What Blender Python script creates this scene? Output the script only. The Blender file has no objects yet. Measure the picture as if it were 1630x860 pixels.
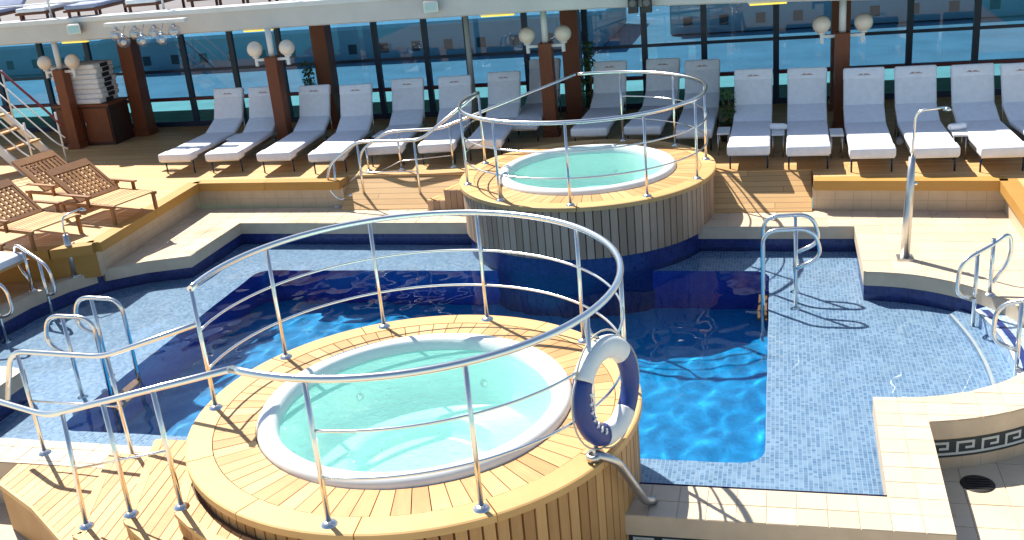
import bpy, bmesh, math, random
from mathutils import Vector, Matrix
random.seed(7)
R = math.radians
SC = bpy.context.scene
COL = SC.collection

# ---------------------------------------------------------------- camera
YAW, PITCH, ROLL, CZ, FPX = R(15.5), R(20.1), R(5.4), 4.1, 1640.0
fwd = Vector((-math.sin(YAW)*math.cos(PITCH), math.cos(YAW)*math.cos(PITCH), -math.sin(PITCH)))
rt0 = Vector((math.cos(YAW), math.sin(YAW), 0)); dn0 = fwd.cross(rt0)
ax = math.cos(ROLL)*rt0 + math.sin(ROLL)*dn0
ay = -math.sin(ROLL)*rt0 + math.cos(ROLL)*dn0
cam = bpy.data.cameras.new('camera'); camo = bpy.data.objects.new('camera', cam); COL.objects.link(camo)
m = Matrix.Identity(4)
for i in range(3):
    m[i][0] = ax[i]; m[i][1] = -ay[i]; m[i][2] = -fwd[i]
m[2][3] = CZ
camo.matrix_world = m
cam.sensor_width = 36; cam.lens = 36*FPX/1630; cam.clip_start = .05; cam.clip_end = 9000
SC.camera = camo

# ---------------------------------------------------------------- sky, sun, exposure
SUN_EL = R(52); TRAVEL = R(-42)
w = bpy.data.worlds.new('World'); SC.world = w; w.use_nodes = True
nt = w.node_tree; bg = nt.nodes['Background']
sky = nt.nodes.new('ShaderNodeTexSky'); sky.sky_type = 'NISHITA'; sky.sun_disc = False
sky.sun_elevation = SUN_EL; sky.sun_rotation = math.atan2(-math.cos(TRAVEL), -math.sin(TRAVEL)) % (2*math.pi)
sky.air_density = 1.0; sky.dust_density = .6
nt.links.new(sky.outputs[0], bg.inputs[0]); bg.inputs[1].default_value = .088
sl = bpy.data.lights.new('sun', 'SUN'); sl.energy = 5.0; sl.angle = R(.53); sl.color = (1, .945, .85)
so = bpy.data.objects.new('sun', sl); COL.objects.link(so)
sd = Vector((math.cos(SUN_EL)*math.cos(TRAVEL), math.cos(SUN_EL)*math.sin(TRAVEL), -math.sin(SUN_EL)))
so.rotation_euler = sd.to_track_quat('-Z', 'Y').to_euler(); so.location = (-20, 20, 30)
SC.view_settings.view_transform = 'Standard'; SC.view_settings.look = 'None'
SC.view_settings.exposure = .84; SC.view_settings.gamma = 1
SC.cycles.max_bounces = 10; SC.cycles.transparent_max_bounces = 16; SC.cycles.sample_clamp_indirect = 6
SC.cycles.caustics_reflective = False; SC.cycles.caustics_refractive = True

# ---------------------------------------------------------------- materials
class NT:
    def __init__(s, name):
        s.m = bpy.data.materials.new(name); s.m.use_nodes = True; s.t = s.m.node_tree
        s.b = s.t.nodes['Principled BSDF']
    def n(s, typ, **kw):
        x = s.t.nodes.new('ShaderNode'+typ)
        for k, v in kw.items():
            if k in x.inputs: s.put(x.inputs[k], v)
            else: setattr(x, k, v)
        return x
    def put(s, sock, v):
        if hasattr(v, 'node'): s.t.links.new(v, sock)
        else: sock.default_value = v
    def link(s, a, b): s.t.links.new(a, b)
    def math(s, op, a, b=0.0, c=None):
        x = s.t.nodes.new('ShaderNodeMath'); x.operation = op; s.put(x.inputs[0], a); s.put(x.inputs[1], b)
        if c is not None: s.put(x.inputs[2], c)
        return x.outputs[0]
    def mix(s, f, a, b, typ='MIX'):
        x = s.t.nodes.new('ShaderNodeMix'); x.data_type = 'RGBA'; x.blend_type = typ
        s.put(x.inputs[0], f)
        for sk, v in ((x.inputs[6], a), (x.inputs[7], b)):
            if hasattr(v, 'node'): s.t.links.new(v, sk)
            else: sk.default_value = (*v, 1) if len(v) == 3 else v
        return x.outputs[2]
    def coord(s, which='Object'):
        return s.t.nodes.new('ShaderNodeTexCoord').outputs[which]
    def geo(s): return s.t.nodes.new('ShaderNodeNewGeometry').outputs['Position']
    def noise(s, vec, scale, detail=3, rough=.55):
        x = s.t.nodes.new('ShaderNodeTexNoise'); s.put(x.inputs['Vector'], vec); x.inputs['Scale'].default_value = scale
        x.inputs['Detail'].default_value = detail; x.inputs['Roughness'].default_value = rough
        return x.outputs['Fac']
    def mapv(s, vec, scale=(1,1,1), rot=(0,0,0)):
        x = s.t.nodes.new('ShaderNodeMapping'); s.put(x.inputs[0], vec); x.inputs['Scale'].default_value = scale; x.inputs['Rotation'].default_value = rot
        return x.outputs[0]
    def bump(s, h, strength=.3, dist=.01):
        x = s.t.nodes.new('ShaderNodeBump'); s.put(x.inputs['Height'], h); x.inputs['Strength'].default_value = strength; x.inputs['Distance'].default_value = dist
        s.t.links.new(x.outputs[0], s.b.inputs['Normal']); return x
    def ramp(s, f, lo, hi):
        x = s.t.nodes.new('ShaderNodeMapRange'); s.put(x.inputs[0], f); x.inputs[1].default_value = lo; x.inputs[2].default_value = hi
        return x.outputs[0]
    def base(s, c, rough=.5, metal=0.0, spec=.5):
        s.put(s.b.inputs['Base Color'], (*c, 1) if not hasattr(c, 'node') and len(c) == 3 else c)
        s.put(s.b.inputs['Roughness'], rough); s.put(s.b.inputs['Metallic'], metal); s.b.inputs['Specular IOR Level'].default_value = spec
        return s

MAT = {}
def simple(name, c, rough=.5, metal=0.0, var=.0, scale=8, bump=0, spec=.5):
    n = NT(name)
    if var:
        f = n.noise(n.geo(), scale, 4)
        col = n.mix(n.ramp(f, .3, .7), tuple(x*(1-var) for x in c), tuple(min(1, x*(1+var)) for x in c))
        n.base(col, rough, metal, spec)
        if bump: n.bump(f, bump, .004)
    else: n.base(c, rough, metal, spec)
    MAT[name] = n.m; return n.m

def teak(name, c0, c1, axis_scale=(3, 30, 30), rough=.55, rnd=.5, obj=True):
    n = NT(name); vec = n.coord('Object') if obj else n.geo()
    oi = n.t.nodes.new('ShaderNodeObjectInfo').outputs['Random']
    off = n.n('VectorMath', operation='ADD'); n.link(vec, off.inputs[0])
    cx = n.n('CombineXYZ'); n.link(n.math('MULTIPLY', oi, 37.0), cx.inputs[0]); n.link(n.math('MULTIPLY', oi, 91.0), cx.inputs[1]); n.link(cx.outputs[0], off.inputs[1])
    g = n.noise(n.mapv(off.outputs[0], axis_scale), 1.0, 5, .65)
    big = n.noise(n.geo(), 2.3, 3)
    f = n.math('ADD', n.math('MULTIPLY', g, .5), n.math('ADD', n.math('MULTIPLY', n.math('SUBTRACT', oi, .5), rnd), n.math('MULTIPLY', n.math('SUBTRACT', big, .5), .5)))
    col = n.mix(n.ramp(f, .0, .55), c0, c1)
    n.base(col, rough, 0, .35); n.bump(g, .25, .003)
    MAT[name] = n.m; return n.m

teak('teak', (.48, .255, .095), (.69, .43, .19))
teak('teak_board', (.56, .33, .125), (.72, .45, .19), (4, 4, 25))
teak('teak_clad', (.38, .20, .075), (.58, .34, .14), (40, 40, 2.5), .6, .6)
teak('teak_clad_grey', (.36, .24, .155), (.54, .38, .26), (40, 40, 2.5), .7, .6)
teak('teak_edge', (.42, .22, .05), (.52, .28, .07), (3, 3, 30))
teak('teak_chair', (.20, .085, .03), (.34, .165, .06), (20, 20, 20), .5, .6)
teak('mahogany', (.13, .035, .014), (.22, .065, .025), (20, 20, 3), .45, .3)
simple('caulk', (.13, .075, .04), .8)

def deck_mat():
    n = NT('teak_deck'); p = n.geo(); sp = n.n('SeparateXYZ'); n.link(p, sp.inputs[0])
    pitch = .075
    row = n.math('FLOOR', n.math('DIVIDE', sp.outputs[1], pitch)); fr = n.math('FRACT', n.math('DIVIDE', sp.outputs[1], pitch))
    wn = n.n('TexWhiteNoise', noise_dimensions='1D'); n.link(row, wn.inputs['W'])
    xs = n.math('ADD', n.math('DIVIDE', sp.outputs[0], 2.6), n.math('MULTIPLY', wn.outputs['Value'], 7.3))
    fx = n.math('FRACT', xs); cb = n.n('CombineXYZ'); n.link(row, cb.inputs[0]); n.link(n.math('FLOOR', xs), cb.inputs[1])
    wn2 = n.n('TexWhiteNoise', noise_dimensions='2D'); n.link(cb.outputs[0], wn2.inputs['Vector'])
    g = n.noise(n.mapv(p, (3, 40, 40)), 1, 4, .6); big = n.noise(p, 1.1, 4)
    f = n.math('ADD', n.math('ADD', n.math('MULTIPLY', g, .35), n.math('MULTIPLY', wn2.outputs['Value'], .35)), n.math('MULTIPLY', big, .4))
    c = n.mix(n.ramp(f, .25, .85), (.50, .28, .105), (.73, .47, .21))
    gap = n.math('MAXIMUM', n.math('LESS_THAN', fr, .085), n.math('LESS_THAN', fx, .003))
    c = n.mix(gap, c, (.30, .18, .085)); n.base(c, .55, 0, .35)
    n.bump(n.math('SUBTRACT', 1.0, gap), .5, .003); MAT['teak_deck'] = n.m
deck_mat()

def tile_mat(name, c, rnd=.12, rough=.38):
    n = NT(name); oi = n.t.nodes.new('ShaderNodeObjectInfo').outputs['Random']; p = n.geo()
    f = n.math('ADD', n.math('MULTIPLY', n.noise(p, 4, 4), .7), n.math('MULTIPLY', oi, .5))
    sp = n.noise(p, 220, 2)
    c1 = n.mix(n.ramp(f, .25, .85), tuple(x*(1-rnd) for x in c), tuple(min(1, x*(1+rnd*.6)) for x in c))
    c1 = n.mix(n.math('MULTIPLY', n.ramp(sp, .5, .7), .25), c1, tuple(x*.6 for x in c))
    st = n.ramp(n.noise(p, 1.6, 5, .65), .55, .72)
    c1 = n.mix(n.math('MULTIPLY', st, .30), c1, tuple(x*.62 for x in c))
    n.base(c1, n.math('SUBTRACT', rough, n.math('MULTIPLY', st, .18)), 0, .4); n.bump(sp, .12, .002); MAT[name] = n.m
tile_mat('cream_tile', (.66, .535, .38))
simple('grout', (.50, .42, .32), .8, var=.1, scale=20)
simple('upper_floor', (.09, .075, .08), .7, var=.2, scale=2)
simple('cream_stone', (.60, .48, .34), .55, var=.08, scale=6)
def wall_tile():
    n = NT('wall_tile'); p = n.geo(); sp = n.n('SeparateXYZ'); n.link(p, sp.inputs[0])
    s = n.math('ADD', sp.outputs[0], sp.outputs[1])
    fx = n.math('FRACT', n.math('DIVIDE', s, .2)); fz = n.math('FRACT', n.math('DIVIDE', n.math('ADD', sp.outputs[2], .07), .2))
    g = n.math('MAXIMUM', n.math('LESS_THAN', fx, .025), n.math('LESS_THAN', fz, .025))
    c = n.mix(n.ramp(n.noise(p, 5, 3), .3, .7), (.52, .40, .27), (.60, .47, .33)); c = n.mix(g, c, (.36, .28, .19))
    n.base(c, .45); MAT['wall_tile'] = n.m
wall_tile()

def mosaic(name, lo, hi, pitch, grout, rough=.25, gw=.10, blot=.35, gx=None):
    n = NT(name); p = n.geo()
    dv = n.n('VectorMath', operation='SCALE'); n.link(p, dv.inputs[0]); dv.inputs['Scale'].default_value = 1/pitch
    fl = n.n('VectorMath', operation='FLOOR'); n.link(dv.outputs[0], fl.inputs[0])
    fr = n.n('VectorMath', operation='FRACTION'); n.link(dv.outputs[0], fr.inputs[0])
    wn = n.n('TexWhiteNoise', noise_dimensions='3D'); n.link(fl.outputs[0], wn.inputs['Vector'])
    sp = n.n('SeparateXYZ'); n.link(fr.outputs[0], sp.inputs[0])
    nrm = n.t.nodes.new('ShaderNodeNewGeometry'); an = n.n('VectorMath', operation='ABSOLUTE'); n.link(nrm.outputs['True Normal'], an.inputs[0])
    sn = n.n('SeparateXYZ'); n.link(an.outputs[0], sn.inputs[0])
    gs = None
    for k in range(3):
        e = n.math('MULTIPLY', n.math('LESS_THAN', sp.outputs[k], gx if (gx and k == 0) else gw), n.math('LESS_THAN', sn.outputs[k], .7))
        gs = e if gs is None else n.math('MAXIMUM', gs, e)
    big = n.noise(p, 1.7, 4)
    f = n.math('ADD', n.math('MULTIPLY', wn.outputs['Value'], 1-blot), n.math('MULTIPLY', n.ramp(big, .3, .7), blot))
    c = n.mix(f, lo, hi); c = n.mix(gs, c, grout); n.base(c, rough); MAT[name] = n.m
mosaic('mosaic_light', (.15, .28, .47), (.42, .57, .74), .036, (.46, .59, .73), blot=.15, gx=.2)
mosaic('mosaic_navy', (.010, .018, .11), (.03, .05, .23), .046, (.03, .05, .13))
mosaic('mosaic_deep', (.0, .23, .52), (.006, .36, .74), .036, (.01, .29, .62), blot=.4)
mosaic('mosaic_deep_wall', (.03, .045, .32), (.065, .09, .50), .036, (.05, .08, .38))

def schlick(n, f0, normal=None):
    lw = n.n('LayerWeight'); lw.inputs['Blend'].default_value = .5
    if normal is not None: n.link(normal, lw.inputs['Normal'])
    return n.math('ADD', f0, n.math('MULTIPLY', n.math('POWER', lw.outputs['Facing'], 5.0), 1-f0))
def water(name, tint, bscale, bstr, milk=None, mf=0.0):
    n = NT(name); n.t.nodes.remove(n.b)
    out = n.t.nodes['Material Output']
    p = n.geo(); h = n.math('ADD', n.noise(p, bscale, 3, .5), n.math('MULTIPLY', n.noise(n.mapv(p, (1, 1.6, 1)), bscale*2.7, 2), .45))
    bm = n.n('Bump'); n.link(h, bm.inputs['Height']); bm.inputs['Strength'].default_value = bstr; bm.inputs['Distance'].default_value = .03
    fr = schlick(n, .02, bm.outputs[0])
    gl = n.n('BsdfGlossy'); gl.inputs['Roughness'].default_value = .03; n.link(bm.outputs[0], gl.inputs['Normal'])
    tr = n.n('BsdfTransparent'); tr.inputs['Color'].default_value = (*tint, 1)
    body = tr.outputs[0]
    if milk:    # air bubbles scatter light in the tub water
        df = n.n('BsdfDiffuse'); df.inputs['Color'].default_value = (*milk, 1); fo = n.noise(p, 2.2, 3, .5)
        mk = n.n('MixShader'); n.link(n.math('MULTIPLY', n.math('ADD', .62, n.math('MULTIPLY', fo, .6)), mf), mk.inputs[0]); n.link(tr.outputs[0], mk.inputs[1]); n.link(df.outputs[0], mk.inputs[2]); body = mk.outputs[0]
    mx = n.n('MixShader'); n.link(fr, mx.inputs[0]); n.link(body, mx.inputs[1]); n.link(gl.outputs[0], mx.inputs[2])
    n.link(mx.outputs[0], out.inputs['Surface']); MAT[name] = n.m
def refr_water():
    n = NT('pool_water'); n.t.nodes.remove(n.b); out = n.t.nodes['Material Output']
    g = n.n('BsdfGlass'); g.inputs['IOR'].default_value = 1.33; g.inputs['Roughness'].default_value = 0; g.inputs['Color'].default_value = (.90, .96, .99, 1)
    n.link(g.outputs[0], out.inputs['Surface']); MAT['pool_water'] = n.m
refr_water()
water('tub_water', (.60, 1.0, .93), 13, .7, (.44, .97, .86), .22)
def glass(name, tint, rough=.02, f0=.045):
    n = NT(name); n.t.nodes.remove(n.b); out = n.t.nodes['Material Output']
    fr = schlick(n, f0)
    gl = n.n('BsdfGlossy'); gl.inputs['Roughness'].default_value = rough
    tr = n.n('BsdfTransparent'); tr.inputs['Color'].default_value = (*tint, 1)
    mx = n.n('MixShader'); n.link(fr, mx.inputs[0]); n.link(tr.outputs[0], mx.inputs[1]); n.link(gl.outputs[0], mx.inputs[2])
    n.link(mx.outputs[0], out.inputs['Surface']); MAT[name] = n.m
glass('tinted_glass', (.28, .49, .64)); glass('low_glass', (.40, .68, .74)); glass('clear_glass', (.90, .93, .96), .06, .22)

simple('steel', (.80, .79, .76), .22, 1.0)
simple('steel_dull', (.62, .60, .57), .35, 1.0)
simple('shell_white', (.80, .82, .80), .3, spec=.5)
simple('white_paint', (.74, .74, .73), .4, var=.04, scale=3)
simple('fascia_paint', (.62, .60, .57), .45, var=.06, scale=2)
simple('cushion_white', (.82, .82, .85), .85, var=.05, scale=14, bump=.3)
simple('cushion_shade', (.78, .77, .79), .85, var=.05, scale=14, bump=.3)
simple('emblem', (.42, .25, .22), .9)
simple('navy_vinyl', (.018, .045, .22), .4, var=.1, scale=20)
simple('ring_white', (.78, .78, .78), .45, var=.04, scale=15)
simple('rope', (.55, .50, .42), .9)
simple('frame_navy', (.012, .025, .06), .4)
simple('rail_red', (.16, .02, .025), .4)
simple('globe_glass', (.86, .72, .58), .25, spec=.6)
simple('dark_metal', (.02, .02, .022), .4)
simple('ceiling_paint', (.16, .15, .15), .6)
simple('cabinet_wood', (.05, .018, .012), .5, var=.2)
simple('key_white', (.52, .56, .54), .5)
simple('key_dark', (.012, .03, .04), .5)
simple('drain_iron', (.02, .016, .014), .6)
simple('leaf', (.035, .09, .02), .6, var=.4, scale=30)
simple('pot', (.10, .05, .03), .7)
simple('blue_cushion', (.34, .38, .52), .85, var=.1)
simple('quay', (.42, .44, .43), .8, var=.15, scale=.2)
simple('building_wall', (.46, .48, .47), .7, var=.08, scale=.3)
simple('building_roof', (.62, .62, .60), .6, var=.08, scale=.3)
simple('window_dark', (.02, .03, .04), .2)
simple('hull_white', (.75, .76, .77), .4)
simple('lamp_lens', (.85, .66, .10), .4)
def sea_mat():
    n = NT('sea'); p = n.geo(); f = n.noise(n.mapv(p, (.03, .05, 1)), 1, 4)
    n.base(n.mix(n.ramp(f, .3, .7), (.03, .30, .36), (.07, .42, .46)), .35); h = n.noise(n.mapv(p, (.5, .9, 1)), 1, 3); n.bump(h, .5, .6); MAT['sea'] = n.m
sea_mat()
def lamp_mat():
    n = NT('lamp_glow'); n.base((.9, .7, .1), .4); n.b.inputs['Emission Color'].default_value = (1, .72, .08, 1); n.b.inputs['Emission Strength'].default_value = .5; MAT['lamp_glow'] = n.m
lamp_mat()

# ---------------------------------------------------------------- mesh helpers
class MB:
    def __init__(s): s.v = []; s.f = []; s.sm = []
    def add(s, vs, fs, smooth=False):
        o = len(s.v); s.v += [tuple(x) for x in vs]; s.f += [[i+o for i in f] for f in fs]; s.sm += [smooth]*len(fs); return s
    def box(s, x0, x1, y0, y1, z0, z1, b=0.0, mat=None):
        if b <= 0:
            vs = [(x, y, z) for z in (z0, z1) for y in (y0, y1) for x in (x0, x1)]
            fs = [(0,2,3,1),(4,5,7,6),(0,1,5,4),(1,3,7,5),(3,2,6,7),(2,0,4,6)]
        else:   # top edges bevelled
            vs = [(x0,y0,z0),(x1,y0,z0),(x1,y1,z0),(x0,y1,z0),(x0,y0,z1-b),(x1,y0,z1-b),(x1,y1,z1-b),(x0,y1,z1-b),
                  (x0+b,y0+b,z1),(x1-b,y0+b,z1),(x1-b,y1-b,z1),(x0+b,y1-b,z1)]
            fs = [(3,2,1,0),(8,9,10,11)]
            for k in range(4):
                j = (k+1) % 4; fs += [(k,j,4+j,4+k),(4+k,4+j,8+j,8+k)]
        if mat is not None: vs = [mat @ Vector(v) for v in vs]
        return s.add(vs, fs)
    def rbox(s, x0, x1, y0, y1, z0, z1, r=.03, seg=3, mat=None, crown=0.0):
        """soft cushion: rounded on every edge"""
        bm = bmesh.new(); bmesh.ops.create_cube(bm, size=1)
        for v in bm.verts: v.co = Vector(((x0+x1)/2+v.co.x*(x1-x0), (y0+y1)/2+v.co.y*(y1-y0), (z0+z1)/2+v.co.z*(z1-z0)))
        bmesh.ops.bevel(bm, geom=list(bm.edges), offset=r, segments=seg, profile=.5, affect='EDGES')
        if mat is not None: bmesh.ops.transform(bm, matrix=mat, verts=bm.verts)
        bm.verts.index_update()
        s.add([v.co[:] for v in bm.verts], [[v.index for v in f.verts] for f in bm.faces], True); bm.free(); return s
    def prism(s, poly, z0, z1):
        n = len(poly)
        a = sum(poly[i][0]*poly[(i+1) % n][1]-poly[(i+1) % n][0]*poly[i][1] for i in range(n))
        if a < 0: poly = poly[::-1]
        zt = (lambda p: z1(p)) if callable(z1) else (lambda p: z1)
        vs = [(p[0], p[1], z0) for p in poly]+[(p[0], p[1], zt(p)) for p in poly]
        fs = [list(range(n-1, -1, -1)), list(range(n, 2*n))]+[(i, (i+1) % n, n+(i+1) % n, n+i) for i in range(n)]
        return s.add(vs, fs)
    def tube(s, pts, r, seg=10, closed=False, caps=True):
        pts = [Vector(p) for p in pts]; n = len(pts); vs = []; prev = None
        for i in range(n):
            a = pts[i-1] if (i > 0 or closed) else pts[i]; b = pts[(i+1) % n] if (i < n-1 or closed) else pts[i]
            t = (b-a).normalized()
            if prev is None:
                u = t.cross(Vector((0, 0, 1)))
                if u.length < 1e-3: u = t.cross(Vector((1, 0, 0)))
            else: u = prev-t*prev.dot(t)
            u.normalize(); prev = u; v = t.cross(u)
            rr = r[i] if isinstance(r, (list, tuple)) else r
            vs += [pts[i]+(u*math.cos(2*math.pi*k/seg)+v*math.sin(2*math.pi*k/seg))*rr for k in range(seg)]
        fs = []
        for i in range(n if closed else n-1):
            j = (i+1) % n
            for k in range(seg): fs.append((i*seg+k, i*seg+(k+1) % seg, j*seg+(k+1) % seg, j*seg+k))
        s.add(vs, fs, True)
        if caps and not closed:
            o = len(s.v)-n*seg; s.f.append([o+k for k in range(seg-1, -1, -1)]); s.f.append([o+(n-1)*seg+k for k in range(seg)]); s.sm += [False, False]
        return s
    def lathe(s, prof, seg=48, a0=0, a1=360, c=(0, 0), smooth=True):
        full = abs(a1-a0) >= 360; n = seg if full else seg+1; vs = []
        for k in range(n):
            a = R(a0+(a1-a0)*k/seg)
            vs += [(c[0]+r*math.cos(a), c[1]+r*math.sin(a), z) for r, z in prof]
        q = len(prof); fs = []
        for k in range(seg):
            j = (k+1) % n
            for i in range(q-1): fs.append((k*q+i, j*q+i, j*q+i+1, k*q+i+1))
        return s.add(vs, fs, smooth)
    def ball(s, c, r, seg=20, rings=12, sq=1.0):
        prof = [(max(1e-4, r*math.sin(math.pi*i/rings)), c[2]-r*sq*math.cos(math.pi*i/rings)) for i in range(rings+1)]
        return s.lathe(prof, seg, c=(c[0], c[1]))
    def mesh(s, name, mats):
        me = bpy.data.meshes.new(name); me.from_pydata(s.v, [], s.f)
        me.polygons.foreach_set('use_smooth', s.sm)
        for k in (mats if isinstance(mats, (list, tuple)) else [mats]): me.materials.append(MAT[k])
        me.update(); return me
    def build(s, name, mat, parent=None, loc=None, rz=0):
        return link(name, s.mesh(name, mat), parent, loc, rz)
def link(name, me, parent=None, loc=None, rz=0):
    o = bpy.data.objects.new(name, me); COL.objects.link(o)
    if parent: o.parent = parent
    if loc: o.location = loc
    if rz: o.rotation_euler = (0, 0, rz)
    return o
def tag(o, label=None, cat=None, group=None, kind=None):
    for k, v in (('label', label), ('category', cat), ('group', group), ('kind', kind)):
        if v: o[k] = v
    return o
def empty(name, loc=(0, 0, 0), rz=0, **kw):
    o = bpy.data.objects.new(name, None); COL.objects.link(o); o.location = loc; o.rotation_euler = (0, 0, rz); o.empty_display_size = .1
    return tag(o, **kw)
def copy_tree(o, parent=None):
    c = o.copy(); COL.objects.link(c)
    if parent: c.parent = parent
    for ch in list(o.children): copy_tree(ch, c)
    return c
def fil(pts, r, k=6):
    """round the corners of a polyline"""
    pts = [Vector(p) for p in pts]; out = [pts[0]]
    for i in range(1, len(pts)-1):
        p = pts[i]; a = pts[i-1]-p; b = pts[i+1]-p; d = min(r, a.length*.48, b.length*.48)
        A = p+a.normalized()*d; B = p+b.normalized()*d
        for j in range(k+1):
            t = j/k; out.append(A*(1-t)**2+p*2*t*(1-t)+B*t*t)
    out.append(pts[-1]); return out
def arc(c, r, a0, a1, n=24): return [(c[0]+r*math.cos(R(a0+(a1-a0)*i/n)), c[1]+r*math.sin(R(a0+(a1-a0)*i/n))) for i in range(n+1)]
def clip(poly, x0, x1, y0, y1):
    for ax_, lim, sg in ((0, x0, 1), (0, x1, -1), (1, y0, 1), (1, y1, -1)):
        out = []
        for i in range(len(poly)):
            a, b = poly[i-1], poly[i]; da, db = (a[ax_]-lim)*sg, (b[ax_]-lim)*sg
            if (da < 0) != (db < 0):
                t = da/(da-db); out.append((a[0]+(b[0]-a[0])*t, a[1]+(b[1]-a[1])*t))
            if db >= 0: out.append(b)
        poly = out
        if len(poly) < 3: return []
    return poly
def area(p): return abs(sum(p[i-1][0]*p[i][1]-p[i][0]*p[i-1][1] for i in range(len(p))))/2
def inset_poly(poly, d):
    c = (sum(p[0] for p in poly)/len(poly), sum(p[1] for p in poly)/len(poly)); out = []
    for p in poly:
        v = Vector((p[0]-c[0], p[1]-c[1])); L = v.length
        v *= max(0, 1-d/max(L, 1e-6)); out.append((c[0]+v.x, c[1]+v.y))
    return out

# ================================================================ SETTING
# ---- levels
NT_C, FT_C = (-2.62, 6.43), (-2.45, 12.93)
DK = .40            # teak deck
SHELF, WAT, DEEP = -.42, -.29, -1.62
LOW = -.45          # tiled floor in front of the pool
LC, RC, LR = (-7.45, 9.40), (.85, 9.33), 1.43
def rail_line(n=16): pass

def tiles(parent, poly, z, size=.2, gap=.006, ox=0., oy=0., th=.012, mat='cream_tile', amin=.0025):
    xs = [p[0] for p in poly]; ys = [p[1] for p in poly]; k = 0
    i0, i1 = math.floor((min(xs)-ox)/size), math.ceil((max(xs)-ox)/size); j0, j1 = math.floor((min(ys)-oy)/size), math.ceil((max(ys)-oy)/size)
    full = None
    for i in range(i0, i1):
        for j in range(j0, j1):
            x0, y0 = ox+i*size, oy+j*size
            q = clip(poly, x0+gap/2, x0+size-gap/2, y0+gap/2, y0+size-gap/2)
            if not q or area(q) < amin: continue
            q = [(a-x0, b-y0) for a, b in q]; dz = random.uniform(-.0012, .0012)
            if area(q) > (size-gap)**2*.999:
                if full is None:
                    full = MB().box(gap/2, size-gap/2, gap/2, size-gap/2, -th, 0, .002).mesh('tile', mat)
                link('tile', full, parent, (x0, y0, z+dz))
            else:
                MB().prism(q, -th, 0).build('tile', mat, parent, (x0, y0, z+dz))
            k += 1
    return k

# ---- coping slabs (cream, tiled on top)
def coping(name, poly, th=.16, size=.2, ox=0, oy=0):
    o = MB().prism(poly, -th, -.006).build(name, 'cream_stone'); tag(o, kind='structure')
    tiles(o, poly, 0.0, size, .006, ox, oy); return o
c1 = [(-1.35, 6.03), (1.10, 6.03), (1.12, 7.52)]+arc(RC, 1.83, -81, -19, 12)+arc(RC, LR, -19, -90, 14)+[(.74, 7.90), (.72, 6.44), (-1.35, 6.44)]
coping('pool_coping', c1, ox=.72, oy=6.03)
c2 = [(-1.15, 12.32), (.87, 12.28), (.87, 10.78)]+arc(RC, LR, 88, -18, 22)+[(3.6, 8.85), (3.6, 12.86), (-1.15, 13.08)]
coping('pool_coping', c2, size=.3, ox=.87, oy=10.2)
c3 = [(-3.85, 12.58), (-7.48, 12.68), (-7.49, 11.31), (-8.02, 11.10), (-8.44, 10.80), (-9.02, 11.12), (-8.62, 13.42), (-3.85, 13.34)]
coping('pool_coping', c3, size=.3, ox=-7.5, oy=12.65)
lobe_l = [(-7.53, 11.37), (-8.05, 11.18), (-8.46, 10.86), (-8.72, 10.42), (-8.88, 9.9), (-8.92, 9.4), (-8.80, 8.85), (-8.45, 8.35), (-7.95, 8.04), (-7.42, 7.95)]
lip_out = [(-8.66, 10.83), (-8.85, 10.47), (-9.02, 9.93), (-9.06, 9.4), (-8.93, 8.79), (-8.55, 8.24), (-8.0, 7.9)]
c4 = [(-8.52, 10.74)]+lobe_l[3:]+[(-7.40, 6.64), (-4.0, 6.58), (-4.0, 6.23), (-7.80, 6.27), (-7.80, 7.8)]+lip_out[::-1]
coping('pool_coping', c4, ox=-7.4, oy=6.3)

# ---- pool basin
outer = [(-1.3, 6.46), (.74, 6.46), (.78, 7.86)]+arc(RC, LR+.03, -89, 89, 30)+[(.89, 12.32), (-1.2, 12.36), (-3.8, 12.62), (-7.50, 12.72)]+[(x-.02, y+.01) for x, y in lobe_l]+[(-7.42, 6.62), (-4.0, 6.60), (-4.0, 6.46)]
def rrect(x0, x1, y0, y1, r, n=8):
    return arc((x1-r, y0+r), r, -90, 0, n)+arc((x1-r, y1-r), r, 0, 90, n)+arc((x0+r, y1-r), r, 90, 180, n)+arc((x0+r, y0+r), r, 180, 270, n)
deep = rrect(-6.72, -.11, 7.37, 11.66, .22)
def fill(name, loops, z, mat):
    bm = bmesh.new(); es = []
    for lp in loops:
        vs = [bm.verts.new((x, y, z)) for x, y in lp]; es += [bm.edges.new((vs[i], vs[(i+1) % len(vs)])) for i in range(len(vs))]
    bmesh.ops.triangle_fill(bm, edges=es, use_beauty=True)
    bmesh.ops.recalc_face_normals(bm, faces=bm.faces)
    if bm.faces and sum(f.normal.z for f in bm.faces) < 0: bmesh.ops.reverse_faces(bm, faces=bm.faces)
    me = bpy.data.meshes.new(name); bm.to_mesh(me); bm.free(); me.materials.append(MAT[mat]); return link(name, me)
tag(fill('pool_floor', [outer, deep], SHELF, 'mosaic_light'), kind='structure')
tag(fill('pool_floor', [deep], DEEP, 'mosaic_deep'), kind='structure')
def ribbon(name, pts, z0, z1, mat, closed=True):
    n = len(pts); vs = [(x, y, z0) for x, y in pts]+[(x, y, z1) for x, y in pts]
    return MB().add(vs, [(i, (i+1) % n, n+(i+1) % n, n+i) for i in range(n if closed else n-1)]).build(name, mat)
tag(ribbon('pool_wall', outer, SHELF, -.005, 'mosaic_navy'), kind='structure')
tag(ribbon('pool_wall', deep, DEEP, SHELF, 'mosaic_deep_wall'), kind='structure')
def inside(p, poly):
    r = False
    for i in range(len(poly)):
        a, b = poly[i-1], poly[i]
        if (a[1] > p[1]) != (b[1] > p[1]) and p[0] < (b[0]-a[0])*(p[1]-a[1])/(b[1]-a[1])+a[0]: r = not r
    return r
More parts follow.
